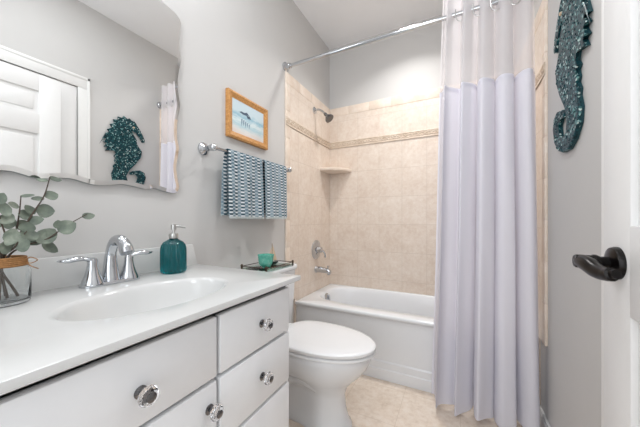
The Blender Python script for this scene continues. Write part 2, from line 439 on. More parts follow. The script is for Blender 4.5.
# ================================================================== bathtub
tub = thing('bathtub', 'white alcove bathtub against the beige tiled wall', 'bathtub', (.76, 2.1, 0))
X0, X1, Y0, Y1, ZR = TT+.001, W-TT-.001, 1.780, YB-TT-.001, .435
def superell(cx, cy, ax, ay, z, angs, e):
    out = []
    for a in angs:
        c, s_ = math.cos(a), math.sin(a)
        out.append(Vector((cx+ax*math.copysign(abs(c)**(2/e), c), cy+ay*math.copysign(abs(s_)**(2/e), s_), z)))
    return out
def ray_rect(cx, cy, x0, x1, y0, y1, z, dirs):
    out = []
    for d in dirs:
        t = min((x1-cx)/d.x if d.x > 1e-9 else (x0-cx)/d.x if d.x < -1e-9 else 1e9,
                (y1-cy)/d.y if d.y > 1e-9 else (y0-cy)/d.y if d.y < -1e-9 else 1e9)
        out.append(Vector((cx+d.x*t, cy+d.y*t, z)))
    return out
def add_corner_dirs(cx, cy, pts, x0, x1, y0, y1):
    """snap the nearest ray to every corner of the rectangle"""
    for qx, qy in ((x0, y0), (x1, y0), (x1, y1), (x0, y1)):
        i = min(range(len(pts)), key=lambda k: (pts[k].x-qx)**2+(pts[k].y-qy)**2)
        pts[i].x, pts[i].y = qx, qy
    return pts
bcx, bcy, bax, bay = .762, 2.140, .665, .255
angs = [2*PI*k/160 for k in range(160)]
inner = superell(bcx, bcy, bax, bay, ZR, angs, 3.6)
dirs = [Vector((p.x-bcx, p.y-bcy, 0)) for p in inner]
def rect_ring(ins, z): return add_corner_dirs(bcx, bcy, ray_rect(bcx, bcy, X0+ins, X1-ins, Y0+ins, Y1-ins, z, dirs), X0+ins, X1-ins, Y0+ins, Y1-ins)
tm = MB()
R = [rect_ring(.02, ZR-.03), rect_ring(.004, ZR-.028), rect_ring(0, ZR-.022), rect_ring(0, ZR-.010), rect_ring(.003, ZR-.003), rect_ring(.010, ZR)]
for q, zz in ((1.02, ZR), (1.0, ZR-.003), (.985, ZR-.012), (.965, ZR-.04), (.93, ZR-.16), (.89, ZR-.28), (.84, ZR-.33), (.74, ZR-.352), (.4, ZR-.358)):
    R.append(superell(bcx, bcy, bax*(q if q > .9 else q*.99), bay*q if q > .97 else bay*(q-.03), zz, angs, 3.6))
tm.rings(R, True, False, True)
tm.build('tub_basin', ACRYL, tub, ang=50)
ap = MB()
prof = [(Y0+.022, ZR-.028), (Y0+.018, .40), (Y0+.016, .125), (Y0+.010, .115), (Y0+.009, .075), (Y0+.004, .068), (Y0+.004, 0.001)]
ap.rings([[Vector((X0, y, z)), Vector((X1, y, z)), Vector((X1, y+.03, z)), Vector((X0, y+.03, z))] for y, z in prof], True, True, True)
ap.build('apron', ACRYL, tub, ang=25)
dr = MB()
ox = .135
dr.lathe([(.046, 0), (.046, .008), (.038, .014), (.014, .016)], (0, 0, 0), 28, 'x')
dr.box(.012, .030, -.007, .007, -.006, .034, .003)
o = dr.build('overflow_plate', CHROME, tub, (.118, 2.13, .378)); o.rotation_euler = (0, -.16, 0); o['label'] = 'chrome overflow plate'
dd = MB(); dd.lathe([(.03, 0), (.028, .004), (.012, .006)], (0.32, 2.13, .078), 24); dd.build('drain', CHROME, tub)['label'] = 'chrome drain'

# tub fittings on the tiled left wall
sh = thing('wall_shower', 'chrome shower on a short bent arm high on the tiled wall', 'shower', (TT, 2.10, 2.045))
m = MB(); m.lathe([(.030, TT+.0005), (.029, TT+.006), (.018, TT+.013), (.010, TT+.016)], (0, 2.10, 2.035), 24, 'x'); m.build('flange', CHROME, sh)
arm = bez([(TT+.01, 2.10, 2.035), (.05, 2.10, 2.034), (.085, 2.10, 2.015), (.115, 2.10, 1.985)], 8)
m = MB(); m.tube(arm, .0095, 12); m.build('arm', CHROME, sh)
m = MB(); m.lathe([(.011, 0), (.015, .012), (.012, .022), (.016, .030), (.036, .058), (.040, .066), (.040, .074), (.034, .077), (.012, .076)], n=28)
m.lathe([(.033, .0765), (.031, .0785)], n=28)
o = m.build('spray_head', NICKEL, sh, (.112, 2.10, 1.989)); o.rotation_euler = (0, PI-.72, 0)

vl = thing('shower_valve', 'round chrome shower valve with lever above the tub spout', 'shower valve', (TT, 2.131, .80))
m = MB(); m.lathe([(.085, TT+.0005), (.084, TT+.006), (.070, TT+.012), (.045, TT+.016), (.034, TT+.020)], (0, 2.131, .80), 40, 'x'); m.build('escutcheon', CHROME, vl)
m = MB(); m.lathe([(.030, TT+.017), (.028, TT+.035), (.024, TT+.055), (.012, TT+.062)], (0, 2.131, .80), 28, 'x')
m.tube(bez([(TT+.045, 2.131, .80), (TT+.062, 2.150, .788), (TT+.072, 2.168, .760), (TT+.070, 2.176, .728)], 8), [.011]*8+[.009]*16+[.006], 12)
m.build('lever', CHROME, vl)
ts = thing('tub_spout', 'chrome tub spout sticking out of the tile over the bathtub rim', 'tub spout', (TT, 2.131, .625))
m = MB()
m.lathe([(.031, TT+.0005), (.030, TT+.010), (.024, TT+.014)], (0, 2.131, .625), 28, 'x'); m.build('flange', CHROME, ts)
m = MB(); rr = []
for x, z, h_, w_ in ((TT+.006, .625, .027, .026), (.05, .625, .026, .025), (.10, .622, .024, .024), (.135, .617, .023, .023), (.150, .610, .017, .021), (.154, .606, .010, .015)):
    rr.append([Vector((x, 2.131+w_*math.cos(2*PI*k/20), z+h_*math.sin(2*PI*k/20))) for k in range(20)])
m.rings(rr); m.lathe([(.013, .585), (.013, .610)], (.134, 2.131, 0), 16); m.lathe([(.005, .640), (.005, .655), (.008, .657), (.007, .664)], (.128, 2.131, 0), 12)
m.build('spout_body', CHROME, ts)

csf = MB()
def quarter(R_, z, n=14):
    pts = [Vector((TT+.0008, YB-TT-.0008, z))]
    for k in range(n+1):
        a = PI/2*k/n; pts.append(Vector((TT+.0008+R_*math.sin(a), YB-TT-.0008-R_*math.cos(a), z)))
    return pts
csf.rings([quarter(.205, 1.518), quarter(.222, 1.524), quarter(.226, 1.534), quarter(.224, 1.545), quarter(.215, 1.549)])
tag(csf.build('corner_shelf', BULL), 'beige ceramic corner shelf in the tiled tub alcove', 'shelf')

# ================================================================== shower rod and curtain
YR, ZRD = 1.658, 2.196
rod = thing('shower_rod', 'chrome curtain rod spanning the tub alcove below the ceiling', 'curtain rod', (0, YR, ZRD))
m = MB(); m.tube([(.004, YR, ZRD), (W-.004, YR, ZRD)], .0127, 16); m.build('rod', CHROME, rod)
for x, s_ in ((0.0006, 1), (W-.0006, -1)):
    m = MB(); m.lathe([(.034, x), (.034, x+s_*.008), (.026, x+s_*.012), (.021, x+s_*.016), (.021, x+s_*.040), (.0165, x+s_*.045), (.0165, x+s_*.052)], (0, YR, ZRD), 28, 'x'); m.build('flange', CHROME, rod)

cur = thing('shower_curtain', 'white waffle shower curtain with sheer top hanging outside the tub', 'shower curtain', (1.26, 1.70, 0))
NF = 5.0
def curtain_pt(s, z):
    t = max(0, min(1, (z-.03)/(2.36-.03)))              # 0 at the hem, 1 at the top
    xl = .996+.070*t**1.2; xr = 1.506-.026*t
    xl += .005*math.sin(z*2.3)
    ph = 2*PI*NF*s
    x = xl+(xr-xl)*s
    yc = 1.652+.006*t
    A = (.052-.014*t)*(1+.30*math.sin(3.1*s*NF+1.1)*(1-t))
    y = yc+A*math.cos(ph+.35*math.sin(z*1.1+s*5)*(1-t))
    y += .012*math.sin(ph*2+.8*s)*(1-.7*t)
    x += .017*math.sin(ph+1.0+s*3)*(1-.35*t)*min(1, 8*s*(1-s)+.15)
    y += .004*math.sin(z*6+s*31)*(1-t)
    return Vector((min(x, W-TT-.004), y, z+(.012*math.sin(ph*.5+.4)*(1-t) if z < .4 else 0)))
def sheet(z0, z1, nz, ns=260):
    m = MB(); rows = []
    for j in range(nz+1):
        z = z0+(z1-z0)*j/nz
        rows.append([curtain_pt(i/ns, z) for i in range(ns+1)])
    return m.rings(rows, False, False, False)
pz = 1.795
sheet(.030, pz, 60).build('curtain_panel', CURT, cur, ang=180)
sheet(pz-.004, 2.13, 16).build('sheer_window', SHEER, cur, ang=180)['label'] = 'sheer translucent upper window of the curtain'
sheet(2.126, 2.36, 12).build('top_header', SHEER, cur, ang=180)
hm = MB(); hm.rings([[curtain_pt(i/260, pz+d)+Vector((0, -.0012, 0)) for i in range(261)] for d in (-.018, .006)], False, False, False)
hm.build('seam_band', CURT, cur, ang=180)
ringm = None
for k in range(5):
    s = (k+1.0)/NF
    if s > .99: s = .985
    p = curtain_pt(s, ZRD)
    if ringm is None:
        m = MB(); pts = [Vector((.026*math.cos(a), .0, .040*math.sin(a))) for a in [PI+PI*q/20 for q in range(21)]]
        pts = [Vector((-.026, 0, .03))]+pts+[Vector((.026, 0, .03))]
        m.tube(pts, .0028, 8); ringm = m.mesh('curtain_ring', STEEL)
    o = bpy.data.objects.new('curtain_ring', ringm); COL.objects.link(o); o.parent = cur
    o.location = Vector((p.x, YR-.018, ZRD-.012))-Vector((1.26, 1.70, 0)); o['label'] = 'grey loop ring slit over the rod'

# ================================================================== ceiling downlight over the tub
dl = thing('recessed_downlight', 'round recessed ceiling downlight over the bathtub', 'ceiling light', (.82, 1.95, H))
m = MB(); m.lathe([(.085, H-.0005), (.084, H-.006), (.066, H-.009), (.064, H-.0006)], (.82, 1.95, 0), 40, cap0=False, cap1=False); m.build('trim_ring', TRIM, dl)
m = MB(); m.lathe([(.062, H-.002), (.062, H-.0008)], (.82, 1.95, 0), 32); m.build('diffuser', LAMPE, dl)

# ================================================================== toilet
TYC = 1.285
toi = thing('toilet', 'white two-piece toilet with closed lid between vanity and tub', 'toilet', (.3, TYC, 0))
def oval(xb, xf, hw, z, xc=.46, n=64, eb=2.8, ef=2.05):
    out = []
    for k in range(n):
        a = 2*PI*k/n; c, s_ = math.cos(a), math.sin(a)
        e = ef if c > 0 else eb
        ax = (xf-xc) if c > 0 else (xc-xb)
        out.append(Vector((xc+ax*math.copysign(abs(c)**(2/e), c), TYC+hw*math.copysign(abs(s_)**(2/e), s_), z)))
    return out
m = MB()
m.rings([oval(.17, .655, .118, .001), oval(.17, .655, .118, .018), oval(.175, .640, .108, .034), oval(.18, .622, .096, .10), oval(.18, .618, .094, .17), oval(.18, .632, .108, .215),
         oval(.18, .668, .136, .255), oval(.18, .708, .158, .295), oval(.18, .738, .172, .335), oval(.18, .754, .179, .372), oval(.18, .757, .181, .394), oval(.18, .752, .177, .401)])
for v in m.bm.verts:                                   # the flanks draw in behind the foot
    if v.co.z < .30 and v.co.x < .52:
        k_ = min(1, (.52-v.co.x)/.10)*min(1, max(0, (.30-v.co.z)/.08)); v.co.y = TYC+(v.co.y-TYC)*(1-.34*k_)
for sgn in (-1, 1):   # trapway relief on both flanks
    m.tube(bez([(.54, TYC+sgn*.052, .20), (.47, TYC+sgn*.066, .235), (.39, TYC+sgn*.066, .245), (.31, TYC+sgn*.062, .215), (.27, TYC+sgn*.056, .15), (.26, TYC+sgn*.052, .07), (.26, TYC+sgn*.052, .004)], 8), [.03]*4+[.040]*28+[.042]*16+[.042], 16, True)
m.build('bowl', PORC, toi, ang=55)
m = MB(); m.rings([oval(.245, .752, .168, .4015), oval(.245, .752, .168, .405), oval(.232, .772, .184, .4055), oval(.230, .777, .187, .409), oval(.230, .777, .187, .417), oval(.236, .770, .181, .421)]); m.build('seat', PLASTIC, toi, ang=40)
m = MB(); m.rings([oval(.255, .752, .168, .4215), oval(.255, .752, .168, .4255), oval(.243, .772, .184, .426), oval(.24, .778, .187, .430), oval(.24, .778, .187, .441), oval(.243, .774, .183, .4455), oval(.252, .762, .173, .4485), oval(.30, .70, .12, .4505)]); m.build('lid', PLASTIC, toi, ang=40)
for sgn in (-1, 1):
    m = MB(); m.box(.222, .262, TYC+sgn*.075-.022, TYC+sgn*.075+.022, .4020, .442, .006); m.build('hinge', PLASTIC, toi)
m = MB()
m.rings([rrect(.03, .195, TYC-.170, TYC+.170, .05, .405), rrect(.022, .205, TYC-.180, TYC+.180, .05, .43), rrect(.018, .214, TYC-.195, TYC+.195, .05, .60), rrect(.016, .218, TYC-.200, TYC+.200, .05, .755)])
m.build('tank', PORC, toi, ang=50)
m = MB(); m.rings([rrect(.014, .226, TYC-.200, TYC+.200, .05, .7555), rrect(.012, .232, TYC-.204, TYC+.204, .052, .762), rrect(.012, .232, TYC-.204, TYC+.204, .052, .778), rrect(.018, .226, TYC-.200, TYC+.200, .048, .785)])
m.build('tank_lid', PORC, toi, ang=50)
m = MB(); m.lathe([(.016, .2165), (.015, .228), (.008, .232)], (0, TYC-.14, .70), 20, 'x'); m.tube([(.228, TYC-.14, .70), (.236, TYC-.10, .697), (.236, TYC-.06, .692)], [.006, .006, .007], 10); m.build('flush_lever', CHROME, toi)['label'] = 'chrome flush lever'
for sgn in (-1, 1):
    m = MB(); m.lathe([(.014, .001), (.014, .012), (.008, .022)], (.30, TYC+sgn*.150, 0), 16); m.build('bolt_cap', PLASTIC, toi)

# ================================================================== vanity cabinet and countertop
VX, VY0, VY1 = .555, -.20, .862
van = thing('vanity_cabinet', 'white bathroom vanity with drawers and crystal knobs', 'vanity cabinet', (.28, .33, 0))
m = MB()
m.box(.004, VX, VY0, VY0+.018, 0.0, .834); m.box(.004, VX, VY1-.018, VY1, 0.0, .834); m.box(.004, .016, VY0, VY1, .1, .834)
m.box(.02, VX-.01, VY0+.01, VY1-.01, .10, .118)
m.box(VX-.022, VX-.001, VY0+.002, VY1-.002, .10, .802)                # face panel behind the fronts
m.box(VX-.08, VX-.065, VY0+.002, VY1-.002, 0, .10)
m.build('carcass', CAB, van, smooth=False)
knob_mesh = None
def knob_at(parent, y, z):
    global knob_mesh
    if knob_mesh is None:
        k = MB(); k.mi = 1
        k.lathe([(.0125, 0), (.0125, .002), (.009, .004), (.006, .006), (.006, .012), (.011, .013), (.011, .0145)], n=20, axis='x')
        k.lathe([(.0095, .0362), (.0095, .0378), (.005, .0392), (.003, .0394)], n=16, axis='x')
        k.mi = 0
        k.lathe([(.011, .0146), (.0165, .019), (.0195, .026), (.0165, .033), (.0100, .036)], n=10, axis='x')
        knob_mesh = k.mesh('knob', [CRYSTAL, NICKEL], ang=20)
    o = bpy.data.objects.new('knob', knob_mesh); COL.objects.link(o); o.parent = parent
    o.location = Vector((FX, y, z))-Vector(parent['_w']); o['label'] = 'faceted crystal knob with metal centre'
FX = .576
def front(name, y0, y1, z0, z1, kz=None, ky=None):
    b = MB(); b.box(VX, FX, y0, y1, z0, z1, .004, 2)
    o = b.build(name, CAB, van, (0, 0, 0), ang=30)
    if ky is not None: knob_at(o, ky, kz)
    return o
# right-hand bank of three drawers
front('drawer', .511, .838, .662, .817, .737, .680)
front('drawer', .511, .838, .478, .652, .568, .682)
front('drawer', .511, .838, .115, .468, .30, .690)
# sink front with the door below
front('drawer', .112, .501, .662, .817, .730, .311)
front('door', .112, .501, .115, .652, .592, .476)
front('drawer', -.185, .102, .662, .817, .735, -.02)
front('door', -.185, .102, .115, .652, .578, -.15)

ZC, CX1, CY0, CY1 = .854, .595, -.22, .888
ct = thing('countertop', 'white cultured marble countertop with moulded oval sink', 'countertop', (.3, .33, ZC))
scx, scy, sax, say = .353, .484, .146, .220
angs = [2*PI*k/128 for k in range(128)]
def ell(q, z): return [Vector((scx+sax*q*math.cos(a), scy+say*q*math.sin(a), z)) for a in angs]
dirs = [Vector((sax*math.cos(a), say*math.sin(a), 0)) for a in angs]
def crect(ins, z): return add_corner_dirs(scx, scy, ray_rect(scx, scy, .003+ins, CX1-ins, CY0+ins, CY1-ins, z, dirs), .003+ins, CX1-ins, CY0+ins, CY1-ins)
m = MB()
R = [crect(.03, ZC-.019), crect(.004, ZC-.019), crect(0, ZC-.0165), crect(0, ZC-.0025), crect(.0007, ZC-.0007), crect(.0025, ZC)]
for q, d in ((1.06, 0), (1.03, .0008), (1.0, .0035), (.975, .009), (.94, .022), (.88, .046), (.78, .080), (.64, .108), (.46, .125), (.26, .132), (.10, .134)): R.append(ell(q, ZC-d))
m.rings(R, True, False, True)
m.build('counter_slab', MARBLE, ct, ang=28)
m = MB(); m.prism([(CY0, ZC-.002), (.900, ZC-.002), (.872, ZC+.098), (CY0, ZC+.098)], lambda p, d: Vector((d, min(p[0], .886), p[1])) if False else Vector((d, p[0]-.013, p[1])), .002, .022, .003)
m.build('backsplash', MARBLE, ct, ang=30)
m = MB(); m.lathe([(.022, 0), (.021, .003), (.010, .004)], (scx, scy, ZC-.1335), 24); m.build('sink_drain', CHROME, ct)['label'] = 'chrome sink drain'

# ------------------------------------------------------------------ faucet
fx, fy = .088, .493
fa = thing('faucet', 'chrome two-handle faucet with arched spout behind the sink', 'faucet', (fx, fy, ZC))
def stadium(hl, r, z, n=12):
    out = []
    for k in range(n+1):
        a = -PI/2+PI*k/n; out.append(Vector((fx+r*math.sin(a+PI/2-PI/2) if False else fx+r*math.sin(a), fy+hl+r*math.cos(a), z)))
    for k in range(n+1):
        a = PI/2+PI*k/n; out.append(Vector((fx+r*math.sin(a), fy-hl+r*math.cos(a), z)))
    return out
m = MB(); m.rings([stadium(.056, .031, ZC+.0005), stadium(.056, .031, ZC+.006), stadium(.054, .026, ZC+.011)]); m.build('base_plate', CHROME, fa)
for sgn in (-1, 1):
    m = MB(); m.lathe([(.0300, ZC+.008), (.0275, ZC+.018), (.0205, ZC+.036), (.0155, ZC+.056), (.0135, ZC+.072), (.0140, ZC+.080), (.0120, ZC+.088), (.006, ZC+.092)], (fx, fy+sgn*.0535, 0), 28)
    lv = bez([(fx, fy+sgn*.050, ZC+.080), (fx+.002, fy+sgn*.066, ZC+.088), (fx+.003, fy+sgn*.092, ZC+.093), (fx+.002, fy+sgn*.118, ZC+.090), (fx-.002, fy+sgn*.140, ZC+.091)], 8)
    m.tube(lv, [.0105, .011, .0115, .012]+[.011]*10+[.013]*10+[.0105, .010, .0095, .009, .008, .0065, .005, .003, .002][:len(lv)-24], 14, True, .62)
    m.build('handle', CHROME, fa)
m = MB()
sp_ = bez([(fx-.004, fy, ZC+.008), (fx-.006, fy, ZC+.055), (fx-.002, fy, ZC+.105), (fx+.022, fy, ZC+.142), (fx+.056, fy, ZC+.146), (fx+.082, fy, ZC+.128), (fx+.094, fy, ZC+.106)], 10)
n = len(sp_); rad = []
for i in range(n):
    t = i/(n-1); rad.append(.0255-.0095*min(1, t*3.2)+(.0045*max(0, (t-.55)/.45)))
m.tube(sp_, rad, 20, True, 1.0); m.build('spout', CHROME, fa)
m = MB(); m.tube([(fx-.028, fy, ZC+.008), (fx-.028, fy, ZC+.058)], .003, 10); m.lathe([(.003, ZC+.056), (.006, ZC+.060), (.006, ZC+.066), (.002, ZC+.070)], (fx-.028, fy, 0), 14); m.build('lift_rod', CHROME, fa)

# ------------------------------------------------------------------ soap dispenser
sx, sy = .105, .705
sd = thing('soap_dispenser', 'ribbed teal glass soap dispenser with a steel pump on the countertop', 'soap dispenser', (sx, sy, ZC))
rib = lambda a, z: (1+.035*math.cos(20*a)) if ZC+.004 < z < ZC+.124 else 1.0
pf = [(.040, .0008), (.0455, .004), (.0465, .012), (.0465, .05), (.0465, .085), (.0460, .098), (.0425, .112), (.035, .123), (.024, .131), (.017, .135), (.0145, .138)]
m = MB(); m.lathe([(r, ZC+z) for r, z in pf], (sx, sy, 0), 144, mod=rib)
m.build('bottle', TEAL, sd, ang=60)
m = MB(); m.lathe([(.0165, ZC+.1385), (.0175, ZC+.142), (.0175, ZC+.154), (.0155, ZC+.158), (.006, ZC+.159), (.0055, ZC+.172), (.010, ZC+.173), (.010, ZC+.190), (.0085, ZC+.194), (.003, ZC+.195)], (sx, sy, 0), 24)
dvec = Vector((.55, .85, 0)).normalized()
b0 = Vector((sx, sy, ZC+.187))
m.tube([b0, b0+dvec*.022, b0+dvec*.038+Vector((0, 0, -.003)), b0+dvec*.044+Vector((0, 0, -.007))], [.0052, .0046, .004, .0036], 12)
m.build('pump', STEEL, sd)['label'] = 'brushed steel pump'

# ------------------------------------------------------------------ jar of eucalyptus
jx, jy = .105, .243
jr = thing('glass_jar', 'clear glass jar with jute twine round its neck holding eucalyptus', 'jar', (jx, jy, ZC))
outer = [(.046, 0), (.0505, .004), (.0515, .012), (.0515, .080), (.048, .091), (.041, .099), (.039, .106), (.041, .114), (.0425, .118)]
inn = [(.0395, .118), (.037, .106), (.039, .099), (.0455, .090), (.049, .079), (.049, .014), (.046, .009), (.01, .008)]
m = MB(); m.lathe([(r, ZC+.0006+z) for r, z in outer+inn], (jx, jy, 0), 48); m.build('jar_body', GLASS, jr, ang=60)
m = MB()
for k in range(5): m.torus((jx, jy, ZC+.098+.0046*k), .0435-.0006*k, .0030, 'z', 40, 8)
bow = Vector((jx+.030, jy+.032, ZC+.105))
m.tube(bez([bow, bow+Vector((.012, .006, .012)), bow+Vector((.018, .018, .004)), bow+Vector((.006, .010, -.004)), bow], 8), .0012, 6)
m.tube(bez([bow, bow+Vector((.008, .010, -.012)), bow+Vector((.012, .022, -.020))], 8), .0012, 6)
m.build('twine', TWINE, jr)['label'] = 'jute twine wrapped round the neck'

def add_leaf(mb, base, tip, width, nrm):
    base, tip = Vector(base), Vector(tip); d = tip-base; L = d.length; d = d.normalized()
    nrm = (Vector(nrm)-d*Vector(nrm).dot(d)).normalized(); w = d.cross(nrm)
    rows = []
    for i in range(9):
        t = i/8; hw = width*.72*(math.sin(PI*min(1, t**.85*.985+.012)))**.62
        c = base+d*L*t-nrm*.10*L*math.sin(PI*t)*.6
        rows.append([c+w*hw*q+nrm*abs(q)*hw*.22 for q in (-1, -.55, 0, .55, 1)])
    mb.rings(rows, False, False, False)
    # thin back layer gives the leaf its thickness
    mb.rings([[p-nrm*.0007 for p in r] for r in rows], False, False, False)
GRP = 'eucalyptus stems in the glass jar'
def stem(label, foot, path, leaves, depth):
    """path and leaves: photo pixels put on the plane x = depth"""
    P = [Vector((jx+foot[0], jy+foot[1], ZC+.012)), Vector((jx+foot[0]*-.25, jy+foot[1]*-.25, ZC+.112))]
    for (u, v) in path: P.append(at(u, v, x=depth))
    t = thing('eucalyptus_stem', label, 'plant stem', P[0], GRP)
    pts = bez(P, 8); m = MB(); m.tube(pts, [.0030-.0018*i/(len(pts)-1) for i in range(len(pts))], 8)
    m.build('stem', STEMM, t)
    lf = MB()
    for (u0, v0, u1, v1, wd_, tw) in leaves:
        a = at(u0, v0, x=depth+random.uniform(-.008, .008)); b = at(u1, v1, x=depth+random.uniform(-.014, .020))
        add_leaf(lf, a, b, wd_, (1, -.25+tw*.5, .35+tw))
    o = lf.build('leaves', LEAF, t, ang=60); o['label'] = 'round grey-green leaves'
stem('eucalyptus stem rising tallest in the jar, tip close under the mirror', (.012, .006), [(19, 235), (33, 213), (44, 196), (50, 177)],
     [(49, 178, 62, 180, .014, .5), (48, 181, 36, 179, .012, .6), (45, 197, 58, 194, .022, .2), (44, 198, 31, 199, .012, .6), (36, 211, 55, 211, .028, -.1), (35, 214, 25, 205, .014, .2), (28, 222, 44, 219, .020, .3)], .10)
stem('eucalyptus stem leaning farthest towards the faucet', (-.012, -.022), [(24, 246), (47, 239), (66, 226), (87, 214)],
     [(82, 217, 95, 215, .017, .3), (58, 231, 76, 223, .030, 0), (59, 229, 58, 220, .016, .1), (38, 243, 55, 229, .030, -.1), (42, 242, 58, 252, .020, .2), (30, 245, 46, 231, .022, .1)], .115)
stem('short eucalyptus stem ending in a flat leaf above the jar', (.010, .026), [(14, 236), (19, 215), (21, 196)],
     [(20, 196, 35, 195, .011, .7), (19, 207, 8, 203, .014, .3), (18, 214, 33, 216, .022, .2), (16, 228, 33, 224, .026, 0), (15, 226, 3, 221, .022, .1)], .09)
stem('eucalyptus stem leaning left out of the jar', (-.016, .010), [(6, 240), (1, 222), (-4, 204)],
     [(-2, 210, 12, 209, .028, 0), (0, 216, 14, 222, .024, .2), (2, 226, -12, 220, .026, .1), (4, 233, 18, 238, .026, .1), (-4, 204, 4, 193, .018, .2)], .12)
stem('low eucalyptus stem in front with broad leaves over the twine', (.020, -.010), [(14, 248), (20, 239), (27, 231)],
     [(14, 247, 30, 241, .030, 0), (18, 241, 6, 236, .028, 0), (22, 237, 38, 233, .026, .1), (26, 232, 29, 222, .022, .0), (12, 249, 0, 244, .028, .1)], .135)

# ================================================================== left wall: mirror, picture, towels
mr = thing('wall_mirror', 'large frameless mirror with a wavy scalloped edge hanging over the sink', 'mirror', (.01, .49, 1.62))
side = [(178.6, 186.5), (176.8, 177.5), (175.8, 167), (177.3, 157), (178.4, 148), (176.8, 139), (176.6, 126), (178, 116), (179.7, 106.7), (178.9, 100), (178, 93.7), (177.3, 80), (178.7, 70), (180.4, 61), (179.4, 54), (178.5, 44.5), (179, 35), (180.6, 24.6), (178, 17.6), (172, 10.5), (165, 4.7), (159.3, 0)]
bott = [(0, 170), (12, 171.3), (24.4, 174.8), (34.5, 177.8), (46.7, 178.4), (61, 177.8), (73, 179), (85, 182.5), (95.5, 185), (107.7, 185), (122, 184.1), (135, 186.5), (145.4, 189), (154.4, 188.3), (163.5, 191), (172.5, 193), (176.8, 191.6)]
pp = [at(u, v, x=.016) for u, v in bott+side]
half = [(p.y, p.z) for p in pp]
half += [(.655, 2.000), (.63, 2.022), (.60, 2.030), (.57, 2.032), (.54, 2.045), (.51, 2.062), (.49, 2.066)]
pts = bez([Vector((p[0], p[1], 0)) for p in half], 4)
right = [(p.x, p.y) for p in pts]                     # from the left part of the bottom edge round to the top centre
left = [(.98-p[0], p[1]) for p in right[::-1][1:] if .98-p[0] < right[0][0]-.004 or p[1] > 1.30]
outl = right+left
def offset_poly(poly, d):
    n = len(poly); out = []
    for i in range(n):
        a, b, c = Vector(poly[i-1]), Vector(poly[i]), Vector(poly[(i+1) % n])
        t = (c-a).normalized(); out.append((b.x-t.y*d, b.y+t.x*d))
    return out
m = MB(); inner_ = offset_poly(outl, .015)
m.mi = 1; m.rings([[Vector((.0008, p[0], p[1])) for p in outl], [Vector((.0190, p[0], p[1])) for p in outl]], True, True, False)
m.mi = 0; m.rings([[Vector((.0190, p[0], p[1])) for p in outl], [Vector((.0205, p[0], p[1])) for p in inner_]], True, False, False)
m.build('bevelled_edge', [MIRROR, MEDGE], mr, ang=20)
m = MB(); m.prism(inner_, lambda p, d: Vector((d, p[0], p[1])), .019, .0205); m.build('mirror_glass', MIRROR, mr, smooth=False)

pc = thing('picture_frame', 'small shore painting in a golden oak frame over the towels', 'picture', (0, 1.252, 1.66))
y0, y1, z0, z1 = 1.080, 1.426, 1.527, 1.788; fw = .036
m = MB()
def mitre(pa, pb, qa, qb):  # outer pa-pb, inner qa-qb
    sec = lambda o_, i_: [Vector((.001, *o_)), Vector((.022, *o_)), Vector((.026, o_[0]*.7+i_[0]*.3, o_[1]*.7+i_[1]*.3)), Vector((.018, o_[0]*.25+i_[0]*.75, o_[1]*.25+i_[1]*.75)), Vector((.015, *i_)), Vector((.001, *i_))]
    m.rings([sec(pa, qa), sec(pb, qb)])
O_ = [(y0, z0), (y1, z0), (y1, z1), (y0, z1)]; I_ = [(y0+fw, z0+fw), (y1-fw, z0+fw), (y1-fw, z1-fw), (y0+fw, z1-fw)]
for i in range(4): mitre(O_[i], O_[(i+1) % 4], I_[i], I_[(i+1) % 4])
m.build('frame', FRAMEW, pc, ang=20)
m = MB(); m.box(.003, .0135, y0+fw-.004, y1-fw+.004, z0+fw-.004, z1-fw+.004)
m.mi = 1
def flat(poly): m.prism(poly, lambda p, d: Vector((d, p[0], p[1])), .0133, .0139)
flat([(1.172, 1.690), (1.190, 1.698), (1.215, 1.697), (1.235, 1.706), (1.262, 1.690), (1.242, 1.692), (1.228, 1.686), (1.205, 1.684)])
flat([(1.228, 1.690), (1.243, 1.672), (1.272, 1.676), (1.262, 1.688)])
m.mi = 2
for q in range(5): flat([(1.188+q*.016, 1.655-.004*q), (1.199+q*.016, 1.658-.003*q), (1.197+q*.016, 1.632), (1.192+q*.016, 1.612+.006*(q % 2)), (1.187+q*.016, 1.630)])
m.build('painting', [ART, BIRD, BIRDL], pc, smooth=False)['label'] = 'painting of birds on a pale blue shore'

